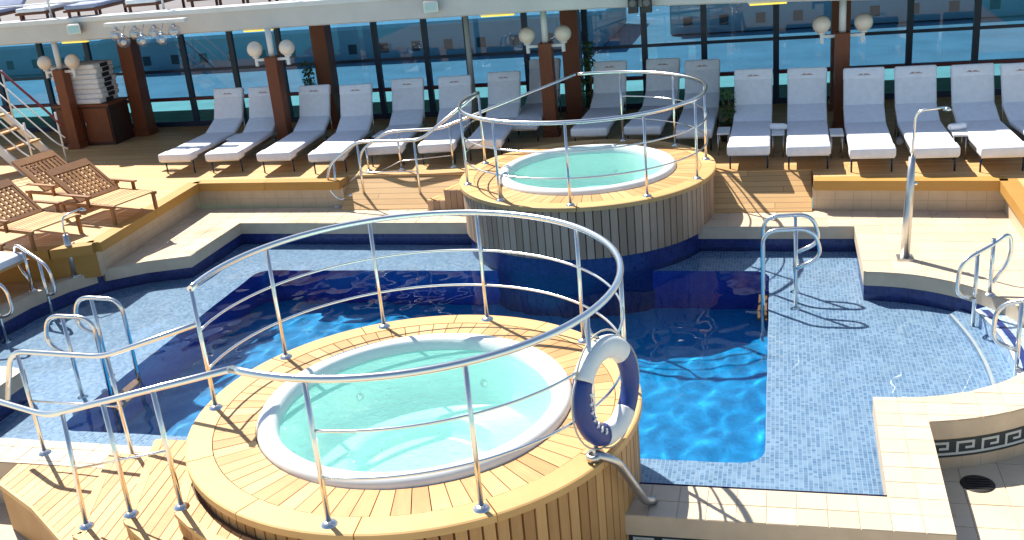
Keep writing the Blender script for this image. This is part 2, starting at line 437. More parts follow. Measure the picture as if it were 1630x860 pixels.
def water_sheet():
    import numpy as np
    st = .034; x0, x1, y0, y1 = -9.0, 2.4, 6.40, 12.80
    nx, ny = int((x1-x0)/st), int((y1-y0)/st)
    X, Y = np.meshgrid(x0+np.arange(nx+1)*st, y0+np.arange(ny+1)*st); Z = np.full_like(X, WAT)
    rg = np.random.default_rng(5)
    for k in range(46):
        lam = .16*(5.0**rg.uniform(0, 1)); a = rg.uniform(0, 2*math.pi); ph = rg.uniform(0, 2*math.pi)
        Z += .00095*lam*np.sin((X*math.cos(a)+Y*math.sin(a))*2*math.pi/lam+ph)
    ok = np.zeros((ny, nx), bool)
    for j in range(ny):
        for i in range(nx): ok[j, i] = inside((x0+(i+.5)*st, y0+(j+.5)*st), outer)
    g = ok.copy(); g[1:] |= ok[:-1]; g[:-1] |= ok[1:]; g[:, 1:] |= ok[:, :-1]; g[:, :-1] |= ok[:, 1:]
    idx = -np.ones(X.shape, int); vs = []; fs = []
    for j in range(ny):
        for i in range(nx):
            if not g[j, i]: continue
            q = []
            for jj, ii in ((j, i), (j, i+1), (j+1, i+1), (j+1, i)):
                if idx[jj, ii] < 0: idx[jj, ii] = len(vs); vs.append((X[jj, ii], Y[jj, ii], Z[jj, ii]))
                q.append(int(idx[jj, ii]))
            fs.append(q)
    return tag(MB().add(vs, fs, True).build('water', 'pool_water'), kind='structure')
ws = water_sheet()
# entry steps in the right lobe
def lobe_step(x, z, lab):
    dx = x-RC[0]; hy = math.sqrt(max(.01, LR**2-dx**2)); p0 = Vector((x-.13, RC[1]+hy*.93, 0)); p1 = Vector((x+.10, RC[1]-.05, 0)); p2 = Vector((x-.05, RC[1]-hy*.93, 0))
    cur = [(p0*(1-t)**2+p1*2*t*(1-t)+p2*t*t) for t in [i/10 for i in range(11)]]
    poly = [(p.x, p.y) for p in cur]+[q for q in arc(RC, LR+.02, math.degrees(math.atan2(p2.y-RC[1], p2.x-RC[0])), math.degrees(math.atan2(p0.y-RC[1], p0.x-RC[0])), 14)]
    o = empty('pool_step', (0, 0, 0), kind='structure'); MB().prism(poly, SHELF-.01, z).build('tread', 'mosaic_light', o)
    pp = [(p.x, p.y) for p in cur]; inn = [(p.x+.03, p.y) for p in cur]
    MB().prism(pp+inn[::-1], z-.02, z+.006).build('nosing', 'white_paint', o)
    if z < -.25: return
    pp = [(p.x+.055, p.y) for p in cur]; inn = [(p.x+.12, p.y) for p in cur]
    MB().prism(pp+inn[::-1], z-.02, z+.004).build('stripe', 'mosaic_navy', o)
lobe_step(1.80, -.31, ''); lobe_step(2.0, -.16, '')

# ---- lower tiled floor and the outside pool walls with the key border
fl = MB().prism([(-14, -4), (6, -4), (6, 8.8), (2.6, 8.8), (1.3, 7.72), (1.02, 7.55), (1.02, 6.12), (-7.75, 6.34), (-7.75, 6.9), (-14, 6.9)], LOW-.2, LOW-.006).build('floor', 'grout'); tag(fl, kind='structure')
tiles(fl, [(1.06, 5.6), (3.4, 5.6), (3.4, 8.2), (2.3, 8.2), (1.06, 7.6)], LOW, .3, .006, 1.06, 5.6)
near_wall = [(-1.2, 6.08), (1.06, 6.08)]; side_wall = [(1.06, 6.08), (1.08, 7.55)]; arc_wall = arc(RC, 1.80, -81, -20, 16)
def key_border(wall, pts, flip):
    L = [0]
    for i in range(1, len(pts)): L.append(L[-1]+math.dist(pts[i-1], pts[i]))
    def at(s, off):
        i = max(1, min(len(pts)-1, next((k for k in range(1, len(L)) if L[k] >= s), len(L)-1)))
        a, b = Vector(pts[i-1]), Vector(pts[i]); t = (s-L[i-1])/(L[i]-L[i-1]); d = (b-a).normalized(); nrm = Vector((d.y, -d.x))*flip
        p = a.lerp(b, t)+nrm*off; return p
    def strip(mb, s0, s1, z0, z1, off):
        n = max(1, int((s1-s0)/.05)); ss = [s0+(s1-s0)*i/n for i in range(n+1)]
        vs = []
        for s in ss:
            p, q = at(s, off), at(s, -.004); vs += [(p.x, p.y, z0), (p.x, p.y, z1), (q.x, q.y, z0), (q.x, q.y, z1)]
        fs = []
        for i in range(n):
            a = i*4; b = a+4; fs += [(a, b, b+1, a+1), (a+1, b+1, b+3, a+3), (a, a+2, b+2, b)]
        fs += [(0, 1, 3, 2), (n*4, n*4+2, n*4+3, n*4+1)]; mb.add(vs, fs)
    band = MB(); zb, zt = -.345, -.185; strip(band, 0, L[-1], zb, zt, .003); band.build('border_band', 'key_dark', wall)
    key = MB(); u = .205; t = .020; h0, h1 = zb+.022, zt-.022; n = int(L[-1]/u)
    hm = (h0+h1)/2
    for k in range(n):
        s = k*u+.004
        strip(key, s, s+t, h0, h1, .007)
        strip(key, s+t, s+u*.72, h1-t, h1, .007)
        strip(key, s+u*.72-t, s+u*.72, hm-.012, h1-t, .007)
        strip(key, s+u*.36, s+u*.72-t, hm-.012, hm-.012+t, .007)
        strip(key, s+t, s+u, h0, h0+t, .007)
    key.build('key_pattern', 'key_white', wall)
for pts in (near_wall, side_wall, arc_wall):
    o = ribbon('wall', pts, LOW-.1, -.155, 'wall_tile', False); tag(o, kind='structure'); key_border(o, pts, 1)
tag(ribbon('wall', [(-7.75, 6.32), (-4.0, 6.28)], LOW-.1, -.155, 'wall_tile', False), kind='structure')
# floor drain
dr = empty('floor_drain', (1.47, 7.38, LOW), label='round dark floor drain below the key patterned wall', cat='drain')
MB().lathe([(.001, .004), (.10, .006), (.125, .004), (.13, -.01)], 28).build('frame', 'drain_iron', dr)
for k in range(5): MB().box(-.085+.0*k, .085, -.075+k*.034, -.061+k*.034, .004, .011).build('slot', 'dark_metal', dr)

# ---- teak deck (upper), ramps, lower walkway
deck_poly = [(7, 10.4), (2.62, 10.9), (2.62, 12.80), (.42, 12.96), (.42, 13.41), (-.90, 13.41)]+arc(FT_C, 1.58, 18, 151, 22)+[(-3.9, 13.66), (-6.15, 13.66), (-6.15, 13.42), (-8.58, 13.50), (-8.42, 10.70), (-8.9, 10.5), (-9.7, 10.3), (-18, 10.2), (-18, 19.2), (7, 19.2)]
dk = MB().prism(deck_poly, .05, DK).build('teak_deck', 'teak_deck'); tag(dk, kind='structure')
def edging(p, q, parent, out=.10):
    p, q = Vector(p), Vector(q); d = (q-p).normalized(); n = Vector((d.y, -d.x)); L = (q-p).length
    ns = max(1, round(L/1.4))
    for k in range(ns):
        a = p+d*(L*k/ns+.003); b = p+d*(L*(k+1)/ns-.003)
        poly = [tuple(a-n*.10), tuple(b-n*.10), tuple(b+n*out), tuple(a+n*out)]
        MB().prism(poly, DK-.12, DK+.004).build('edge_board', 'teak_edge', parent)
    return
for a, b in (((.42, 12.96), (2.62, 12.80)), ((-8.58, 13.50), (-6.15, 13.42)), ((-8.42, 10.70), (-8.58, 13.50)), ((-9.7, 10.3), (-8.9, 10.5)), ((-8.9, 10.5), (-8.42, 10.70)), ((-12, 10.28), (-9.7, 10.3)), ((2.62, 12.8), (2.62, 10.9))):
    edging(a, b, dk)
for pts in ([(.41, 12.945), (2.605, 12.785)], [(-8.565, 13.485), (-6.14, 13.405)], [(-8.405, 10.69), (-8.565, 13.485)], [(-9.7, 10.285), (-8.9, 10.485), (-8.405, 10.69)], [(-18, 10.18), (-9.7, 10.285)], [(2.605, 12.785), (2.605, 10.89)], [(.405, 12.945), (.405, 13.41)], [(-6.135, 13.405), (-6.135, 13.78)]):
    o = ribbon('wall', pts, -.05, DK-.11, 'teak_edge' if pts[0][0] < -9 else 'wall_tile', False); tag(o, kind='structure')
def ramp(x0, x1, y0, y1):
    o = MB().prism([(x0, y0), (x1, y0), (x1, y1), (x0, y1)], -.1, lambda p: .012 if p[1] < (y0+y1)/2 else DK+.003).build('ramp', 'teak_deck'); tag(o, kind='structure')
ramp(-1.2, .40, 12.86, 13.44); ramp(-6.13, -3.6, 13.22, 13.70)
walk = [(-18, 10.6), (-8.62, 10.80)]+lip_out[0:]+[(-7.82, 7.75), (-7.82, 6.1), (-18, 6.1)]
o = MB().prism(walk, -.3, -.004).build('walkway', 'teak_deck'); tag(o, kind='structure')

# ---- overhanging upper deck with its fascia
def zb(x): # gentle sheer of the deck edge
    t = max(0, min(1, (x+4.5)/8.0)); return 4.1-(1.65+.25*t*t)*fy(x)/15.0
def fy(x): return 15.0+.052*max(-2.5, 1-x)+.03*max(0, -3-x)
xs = [-22+i*1.0 for i in range(30)]
def sweep(name, prof, mat, parent=None):
    vs = []; n = len(prof)
    for x in xs: vs += [(x, y+fy(x)-15.0 if y < 18 else y, zb(x)+z) for y, z in prof]
    fs = []
    for i in range(len(xs)-1):
        for k in range(n): fs.append((i*n+k, i*n+(k+1) % n, (i+1)*n+(k+1) % n, (i+1)*n+k))
    fs += [list(range(n)), [(len(xs)-1)*n+k for k in range(n-1, -1, -1)]]
    return MB().add(vs, fs).build(name, mat, parent)
ud = empty('upper_deck', kind='structure')
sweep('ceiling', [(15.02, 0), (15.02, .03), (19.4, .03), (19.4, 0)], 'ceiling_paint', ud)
sweep('fascia', [(15.0, -.02), (14.97, .0), (14.97, .30), (15.0, .34), (15.16, .34), (15.16, -.02)], 'fascia_paint', ud)
sweep('gutter', [(14.93, .30), (14.93, .37), (15.25, .38), (15.25, .345), (15.0, .345), (14.965, .31)], 'white_paint', ud)
sweep('floor', [(15.2, .20), (15.2, .24), (26, .24), (26, .20)], 'upper_floor', ud)
for k, x in enumerate([-15.0, -12.6, -10.2, -7.8, -5.4, -3.0]):
    MB().tube([(x, fy(x)+.35, zb(x)+.24), (x, fy(x)+.35, zb(x)+1.25)], .02, 8).build('rail_post', 'white_paint', ud)
for h in (.62, .95, 1.25): MB().tube([(x, fy(x)+.35, zb(x)+h) for x in xs[2:24]], .016 if h < 1.2 else .025, 8).build('rail', 'white_paint', ud)

# ================================================================ HOT TUBS
TR, TZ = 1.65, .60
def hot_tub(cx, cy, zlow, clad, label, ns=112):
    t = empty('hot_tub', (cx, cy, 0), label=label, cat='hot tub', group='the two hot tubs')
    MB().lathe([(1.17, .565), (1.17, .615), (1.15, .650), (1.12, .662), (1.07, .660), (1.035, .640), (1.01, .56), (.995, .46), (.97, .33), (.93, .21), (.88, .175), (.60, .165), (.55, .14), (.53, .09), (.50, .045), (.45, .03), (.001, .025)], 72).build('shell', 'shell_white', t)
    MB().lathe([(1.015, .565), (.5, .565), (.001, .565)], 64).build('water', 'tub_water', t)
    MB().lathe([(1.16, .575), (1.64, .575)], 72, smooth=False).build('caulking', 'caulk', t)
    MB().lathe([(1.61, .57), (1.61, zlow)], 72).build('core', 'caulk', t)
    MB().lathe([(1.60, zlow), (1.60, DEEP-.05)], 72).build('base_drum', 'mosaic_navy', t)
    n = 72; dw = math.pi/n
    r0, r1 = 1.178, 1.478; g = .0025
    vs = [(r0, -r0*dw+g, .57), (r1, -r1*dw+g, .57), (r1, r1*dw-g, .57), (r0, r0*dw-g, .57)]
    vs += [(x, y, .598) for x, y, _ in vs]; vs2 = vs[:4]+[(x, y*.985, .598) for x, y, _ in vs[:4]]
    pm = MB().add(vs2, [(3,2,1,0),(4,5,6,7),(0,1,5,4),(1,2,6,5),(2,3,7,6),(3,0,4,7)]).mesh('plank', 'teak')
    for k in range(n): link('plank', pm, t, (0, 0, random.uniform(-.001, .001)), 2*math.pi*k/n)
    nb = 12; prof = [(1.485, .56), (1.485, .601), (1.66, .601), (1.672, .594), (1.672, .545), (1.60, .545)]
    bmh = MB().lathe(prof, 8, .15, 360/nb-.15, smooth=False)
    q = len(prof); bmh.f += [list(range(q-1, -1, -1)), [8*q+i for i in range(q)]]; bmh.sm += [False, False]
    bme = bmh.mesh('border_board', 'teak_board')
    for k in range(nb): link('border_board', bme, t, (0, 0, 0), 2*math.pi*k/nb+.1)
    hw = math.pi*1.635/ns-.0035
    sm = MB().add([(1.605, -hw, zlow), (1.605, hw, zlow), (1.638, hw-.004, zlow), (1.638, -hw+.004, zlow), (1.605, -hw, .548), (1.605, hw, .548), (1.638, hw-.004, .548), (1.638, -hw+.004, .548)],
                  [(0,1,2,3),(7,6,5,4),(3,2,6,7),(2,1,5,6),(0,3,7,4)]).mesh('slat', clad)
    for k in range(ns): link('slat', sm, t, (0, 0, 0), 2*math.pi*k/ns)
    for a in (12, 75, 140, 200, 262, 320):   # water jets
        MB().lathe([(.001, .012), (.028, .010), (.034, 0)], 12).build('jet', 'steel_dull', t)
        j = t.children[-1] if False else COL.objects[-1]; j.location = (.955*math.cos(R(a)), .955*math.sin(R(a)), .30); j.rotation_euler = (0, R(-80), R(a))
    return t
NT_C, FT_C = (-2.62, 6.43), (-2.45, 12.93)
hot_tub(*NT_C, LOW, 'teak_clad', 'round teak clad hot tub in the foreground with a blue and white life ring', 116)
hot_tub(*FT_C, -.06, 'teak_clad_grey', 'round teak clad hot tub on the far side of the pool', 104)

# ---- steps up to the tubs
def strips(poly, ang, w, gap=.003):
    """cut a polygon into planks that run along direction ang (degrees from +y)"""
    ca, sa = math.cos(R(ang)), math.sin(R(ang)); q = [(x*ca+y*sa, -x*sa+y*ca) for x, y in poly]
    x0 = min(p[0] for p in q); n = math.ceil((max(p[0] for p in q)-x0)/w); out = []
    for k in range(n):
        c = clip(q, x0+k*w+gap, x0+(k+1)*w-gap, -99, 99)
        if c and area(c) > .0015: out.append([(x*ca-y*sa, x*sa+y*ca) for x, y in c])
    return out
def tub_steps(c, sgn, F, C, crv, label, low, clad):
    """three teak steps: a straight outer edge from F to the corner C, then a curve back to the tub"""
    t = empty('tub_steps', (c[0], c[1], 0), label=label, cat='steps', group='steps up to the hot tubs')
    def pol(r, a): return (r*math.cos(R(a)), r*math.sin(R(a)))
    tubarc = [pol(1.676, a) for a in (188, 195, 205, 215, 225, 235, 245, 255, 265)]
    def smooth(pts):
        out = []
        for i in range(len(pts)-1):
            for j in range(4):
                a = pts[i][1]+(pts[i+1][1]-pts[i][1])*j/4; r = pts[i][0]+(pts[i+1][0]-pts[i][0])*j/4; out.append(pol(r, a))
        return out+[pol(*pts[-1])]
    edges = [tubarc]+[[F[k], C[k]]+smooth(crv[k])[1:] for k in range(3)]
    M = lambda P_: [(x, y*sgn) for x, y in P_]
    for k in range(1, 4):
        z = TZ-.15*k; E = edges[k]; inner = edges[k-1]
        body = E+[pol(1.60, a) for a in (265, 250, 235, 220, 205, 190)]
        tr = MB().prism(M(body), low, z-.012).build('tread', 'caulk', t)
        for q in strips(E+inner[::-1], 8, .085): MB().prism(M(q), z-.03, z+random.uniform(-.001, .001)).build('plank', 'teak', tr)
        # nosing and upright slats along the outer edge
        L = [0]
        for i in range(1, len(E)): L.append(L[-1]+math.dist(E[i-1], E[i]))
        def at(s_):
            i = next((m_ for m_ in range(1, len(L)) if L[m_] >= s_-1e-9), len(L)-1); f = (s_-L[i-1])/max(1e-6, L[i]-L[i-1]); a, b = Vector(E[i-1]), Vector(E[i]); d = (b-a).normalized()
            return a.lerp(b, f), Vector((d.y, -d.x))
        ctr = Vector((0, 0))
        def off(s_, o):
            p, n = at(s_)
            if n.dot(p) < 0: n = -n
            return tuple(p+n*o)
        ns = int(L[-1]/.085)
        for i in range(ns):
            a, b = L[-1]*i/ns+.003, L[-1]*(i+1)/ns-.003
            MB().prism(M([off(a, .0), off(b, .0), off(b, .016), off(a, .016)]), low if k == 3 else z-.15, z-.030).build('slat', clad, tr)
        nb = [0, L[1]]+[L[1]+(L[-1]-L[1])*i/4 for i in range(1, 5)]
        for a, b in zip(nb, nb[1:]):
            ss = [a+.002+(b-a-.004)*i/4 for i in range(5)]
            MB().prism(M([off(x, .022) for x in ss]+[off(x, -.045) for x in ss[::-1]]), z-.032, z+.003).build('nosing', 'teak_board', tr)
        x0, x1 = F[k-1][0], (F[k-2][0] if k > 1 else -1.66); m_ = max(2, round((x1-x0)/.085)); y = F[k-1][1]
        for i in range(m_):
            a, b = x0+(x1-x0)*i/m_+.003, x0+(x1-x0)*(i+1)/m_-.003
            MB().prism(M([(a, y+.003), (b, y+.003), (b, y+.018), (a, y+.018)]), low, z-.006).build('slat', clad, tr)
    return t
tub_steps(NT_C, 1, [(-1.71, -.20), (-2.13, -.20), (-2.58, -.20)], [(-1.24, -1.34), (-1.72, -1.26), (-2.16, -1.27)],
          [[(1.82, -132.6), (1.81, -118), (1.76, -95)], [(2.13, -143.8), (2.04, -134), (1.96, -118), (1.85, -95)], [(2.505, -149.5), (2.28, -142), (2.13, -125), (1.95, -95)]],
          'curved teak steps at the left of the foreground hot tub', LOW, 'teak_clad')
tub_steps(FT_C, -1, [(-1.80, -.22), (-2.06, -.22), (-2.32, -.22)], [(-1.30, -1.25), (-1.60, -1.25), (-1.90, -1.25)],
          [[(1.803, -136.1), (1.80, -118), (1.76, -95)], [(2.03, -142), (1.97, -130), (1.93, -118), (1.85, -95)], [(2.274, -146.7), (2.18, -138), (2.08, -125), (1.95, -95)]],
          'teak steps at the left of the far hot tub', -.05, 'teak_clad_grey')
# landing at the foot of the near steps
land = [(-6.15, 6.24), (-4.35, 6.24), (-4.2, 5.8), (-3.8, 4.0), (-4.5, 4.75), (-5.0, 5.28), (-5.55, 5.66), (-6.12, 5.97)]
lo_ = MB().prism(land, LOW, -.02).build('landing', 'teak_clad'); tag(lo_, kind='structure')
for i in range(26):
    q = clip(land, -6.2+i*.09+.003, -6.2+(i+1)*.09-.003, 3, 7)
    if q and area(q) > .004: MB().prism(q, -.03, -.003+random.uniform(-.001, .001)).build('plank', 'teak', lo_)
for i in range(4, 7):
    a, b = Vector(land[i]), Vector(land[i+1]); d = (b-a).normalized(); n = Vector((-d.y, d.x))
    n = n if n.y < 0 else -n
    MB().prism([tuple(a), tuple(b), tuple(b+n*.02), tuple(a+n*.02)], -.05, .0).build('edge_board', 'teak_board', lo_)

# ================================================================ RAILINGS
RT = TZ+.985
def post(parent, p, top, r=.017, name='post', flange=True):
    o = MB().tube([p, top], r, 10).build(name, 'steel', parent)
    if flange: MB().lathe([(.001, .028), (.024, .026), (.05, .010), (.055, 0)], 16).build('flange', 'steel', o, p)
    return o
def tub_rail(c, posts, a0, a1, label):
    t = empty('tub_railing', (c[0], c[1], 0), label=label, cat='railing', group='curved railings round the hot tubs')
    for a in posts:
        x, y = 1.57*math.cos(R(a)), 1.57*math.sin(R(a)); post(t, (x, y, TZ), (x, y, RT))
    for nm, z, r in (('top_rail', RT, .025), ('mid_rail', TZ+.645, .010), ('mid_rail', TZ+.325, .010)):
        b0, b1 = (a0, a1) if nm == 'top_rail' else (max(a0, min(posts)), min(a1, max(posts)))
        MB().tube([(1.57*math.cos(R(b0+(b1-b0)*i/90)), 1.57*math.sin(R(b0+(b1-b0)*i/90)), z) for i in range(91)], r, 10).build(nm, 'steel', t)
    return t
tub_rail(NT_C, [-91, -56.5, -22, 12.5, 47, 85, 119, 153, 187], -110, 187.5, 'curved steel railing round the foreground hot tub')
tub_rail(FT_C, [163, 202, 238, 273, 307, 340, 374, 408, 440], 163, 462, 'curved steel railing round the far hot tub')

def handrail(name, pts, posts, label, mid=.45, loop=None, group='handrails beside the hot tub steps', r=.022):
    t = empty(name, (0, 0, 0), label=label, cat='handrail', group=group)
    MB().tube(fil(pts, .14), r, 10).build('top_rail', 'steel', t)
    for p, q in posts: post(t, p, q)
    if mid:
        ps = [Vector(q)-Vector((0, 0, mid)) for p, q in posts]
        if len(ps) > 1: MB().tube(ps, .009, 8).build('mid_rail', 'steel', t)
    if loop: MB().tube(fil(loop, .15), r*.9, 10).build('end_loop', 'steel', t)
    return t
def on(pts, t):   # a point along a polyline at x = t
    for a, b in zip(pts, pts[1:]):
        if min(a[0], b[0]) <= t <= max(a[0], b[0]):
            f = (t-a[0])/(b[0]-a[0]); return tuple(a[i]+(b[i]-a[i])*f for i in range(3))
    return pts[-1]
np_ = [(-3.17, 4.95, RT), (-4.97, 5.41, .95), (-5.5, 5.58, .95), (-6.3, 5.85, .95)]
P = [on(np_, x) for x in (-3.86, -4.36, -4.80)]
handrail('step_handrail', np_, [((P[0][0], P[0][1]+.02, .45), P[0]), ((P[1][0]+.02, P[1][1]-.02, .30), P[1]), ((P[2][0]+.04, P[2][1]-.10, .15), P[2])], 'sloping steel handrail on the camera side of the foreground tub steps')
fp_ = [(-4.18, 6.25, 1.30), (-5.16, 6.36, .95), (-6.08, 6.42, .95), (-6.25, 6.43, .50)]
P = [on(fp_, x) for x in (-5.13, -6.02)]
handrail('step_handrail', fp_, [((-5.13, 6.38, 0), P[0]), ((-6.02, 6.42, 0), P[1])], 'steel handrail on the pool side of the foreground tub steps')
nq = [(-3.95, 13.39, RT), (-4.88, 13.42, .95), (-5.86, 13.44, .95), (-6.32, 13.44, .62), (-6.40, 13.43, .30), (-6.22, 13.42, .08), (-6.02, 13.42, .18)]
P = [on(nq[:3], x) for x in (-4.97, -5.84)]
handrail('step_handrail', nq, [((-4.97, 13.42, .05), P[0]), ((-5.84, 13.44, .05), P[1]), ((-6.28, 13.43, .0), (-6.24, 13.44, .68))], 'steel handrail on the pool side of the far tub steps')
fq = [(-2.80, 14.46, RT), (-4.75, 13.98, .98), (-5.55, 13.90, .98), (-5.98, 13.88, .72), (-6.05, 13.88, .45)]
P = [on(fq[:3], x) for x in (-4.62, -5.40, -5.80)]
handrail('step_handrail', fq, [((-4.62, 14.0, DK), P[0]), ((-5.40, 13.92, DK), P[1]), ((-5.9, 13.88, DK), (-5.9, 13.88, .76))], 'steel handrail on the lounger side of the far tub steps')

# ================================================================ LIFE RING
lr = empty('life_ring', (0, 0, 0), label='blue and white life ring hanging on the foreground hot tub railing', cat='life ring')
lr.location = (-1.09, 5.95, 1.00)
nrm = Vector((math.cos(R(-23)), math.sin(R(-23)), .10)).normalized(); up = Vector((0, 0, 1)); side = up.cross(nrm).normalized(); up = nrm.cross(side)
mm = Matrix(((side.x, up.x, nrm.x), (side.y, up.y, nrm.y), (side.z, up.z, nrm.z))).to_4x4(); mm.translation = lr.location
lr.matrix_world = mm @ Matrix.Scale(.92, 4)
def ring_part(a0, a1, name, mat, grow=0.0):
    RM = .315; n = 24; seg = 16; vs = []
    for i in range(n+1):
        a = R(a0+(a1-a0)*i/n)
        for k in range(seg):
            b = 2*math.pi*k/seg; rr_ = (.082+grow)*math.cos(b); zz = (.062+grow)*math.sin(b)
            vs.append(((RM+rr_)*math.cos(a), (RM+rr_)*math.sin(a), zz))
    fs = [(i*seg+k, i*seg+(k+1) % seg, (i+1)*seg+(k+1) % seg, (i+1)*seg+k) for i in range(n) for k in range(seg)]
    mb = MB().add(vs, fs, True); mb.f += [list(range(seg-1, -1, -1)), [n*seg+k for k in range(seg)]]; mb.sm += [False, False]
    return mb.build(name, mat, lr)
ring_part(35, 145, 'white_section', 'ring_white', .004); ring_part(145, 250, 'blue_section', 'navy_vinyl')
ring_part(250, 310, 'white_section', 'ring_white', .004); ring_part(310, 395, 'blue_section', 'navy_vinyl')
for k in range(7):     # worn white lettering along the inner edge of the blue section
    a = R(160+k*12.5); r_ = .285; zz = .0665
    mt = Matrix.Translation((r_*math.cos(a), r_*math.sin(a), zz-.006)) @ Matrix.Rotation(a, 4, 'Z')
    MB().box(-.022, .022, -.006, .006, 0, .008, mat=mt).box(-.006, .014, .006, .016, 0, .008, mat=mt).build('letter', 'ring_white', lr)
for a0 in (40, 145, 250, 310):
    pts = []
    a1 = {40: 145, 145: 250, 250: 310, 310: 400}[a0]
    for i in range(13):
        t = i/12; a = R(a0+(a1-a0)*t); rad = .405+.035*math.sin(math.pi*t); pts.append((rad*math.cos(a), rad*math.sin(a), 0))
    MB().tube(pts, .007, 6).build('grab_line', 'rope', lr)
MB().tube([(0, .40, .0), (-.02, .44, -.04), (-.02, .50, -.06)], .012, 8).build('hook', 'steel_dull', lr)

dp = empty('drain_pipe', (0, 0, 0), label='grey pipe running down the side of the foreground hot tub below the life ring', cat='pipe')
MB().tube(fil([(-1.16, 5.72, .66), (-1.02, 5.78, .58), (-.90, 6.12, .06), (-.84, 6.2, .02)], .08), .03, 12).build('pipe', 'steel_dull', dp)
MB().lathe([(.032, -.02), (.05, -.02), (.05, .02), (.032, .02)], 14).build('collar', 'steel_dull', dp, (-1.16, 5.72, .64))
# ================================================================ POOL FITTINGS
def dloop(t, p0, d, hz, zfoot0, zfoot1, L=.55):
    """one D-shaped grab rail in the vertical plane through p0 along d"""
    d = Vector(d).normalized(); f = lambda s, z: (p0[0]+d.x*s, p0[1]+d.y*s, z)
    rail = fil([f(0, zfoot0), f(0, hz), f(L*.95, hz+.02), f(L*1.1, hz-.30), f(L*.62, hz-.42)], .17, 8)
    MB().tube(rail, .022, 10).build('grab_rail', 'steel', t)
    post(t, f(L*.62, zfoot1), f(L*.62, hz+.005), .020)
def pool_ladder(p, dx, label, zs=SHELF):
    t = empty('pool_ladder', (0, 0, 0), label=label, cat='pool ladder', group='ladders at the ends of the deep pool')
    for y in (p[1]-.24, p[1]+.24): dloop(t, (p[0], y), (dx, 0), .54, DEEP+.3, zs)
    for k in range(2): MB().box(p[0]-.05, p[0]+.05, p[1]-.235, p[1]+.235, SHELF-.10-k*.26, SHELF-.07-k*.26, .006).build('rung', 'teak_chair', t)
    return t
pool_ladder((-.17, 10.78), 1, 'steel pool ladder at the right edge of the deep blue water')
pool_ladder((-6.55, 8.28), -1, 'steel pool ladder at the left edge of the deep blue water')
def entry_rail(pts_plane, label, grp='handrails at the shallow pool entrances'):
    p0, d, L, h, z0, z1 = pts_plane; d = Vector(d).normalized(); f = lambda s, z: (p0[0]+d.x*s, p0[1]+d.y*s, z)
    t = empty('entry_handrail', (0, 0, 0), label=label, cat='handrail', group=grp)
    loop = fil([f(.05, h-.52), f(-.16, h-.46), f(-.14, h-.12), f(.22, h), f(L+.18, h+.10), f(L+.22, h-.18), f(L+.02, h-.40)], .14, 8)
    MB().tube(loop, .021, 10).build('grab_rail', 'steel', t)
    post(t, f(.05, z0), f(.05, h-.04), .02); post(t, f(L, z1), f(L, h+.06), .02)
    return t
entry_rail(((1.80, 10.02), (1, .55), .22, .52, SHELF, 0), 'steel handrail with two posts at the far side of the right pool entrance')
entry_rail(((1.95, 8.86), (1, -.35), .36, .52, SHELF, 0), 'steel handrail cut by the right edge of the photo, beside the right pool entrance')
entry_rail(((-8.62, 9.95), (-1, .4), .36, .50, SHELF, 0), 'steel handrail at the left pool entrance beside the white cushioned chair')
entry_rail(((-8.75, 9.28), (-1, 0), .36, .50, SHELF, 0), 'steel handrail nearest the left edge of the photo by the shallow lobe')
def shower(p, label, h=1.62, z=0., lean=.04, a=0.):
    t = empty('shower_column', (p[0], p[1], z), a, label=label, cat='shower', group='poolside shower columns')
    MB().box(-.085, .085, -.085, .085, 0, .02, .004).build('base_plate', 'steel_dull', t)
    MB().tube([(0, 0, .02), (lean*.4, 0, h*.42), (lean*.7, 0, h*.70)], [.050, .045, .034], 14).build('column', 'steel_dull', t)
    MB().tube(fil([(lean*.7, 0, h*.69), (lean, 0, h), (lean+.30, -.02, h+.03)], .10), .013, 8).build('pipe', 'steel', t)
    MB().lathe([(.001, .03), (.015, .03), (.045, .0), (.001, -.004)], 16).build('shower_head', 'steel', t, (lean+.30, -.02, h))
    MB().tube([(.05, 0, h*.52), (.09, 0, h*.52)], .016, 10).build('tap', 'steel', t)
    return t
shower((1.32, 11.16), 'tall steel shower column standing on the cream platform at right')
shower((-8.72, 10.60), 'steel shower column by the left lobe of the pool near the teak chairs', .78, 0, .0, 1.2)

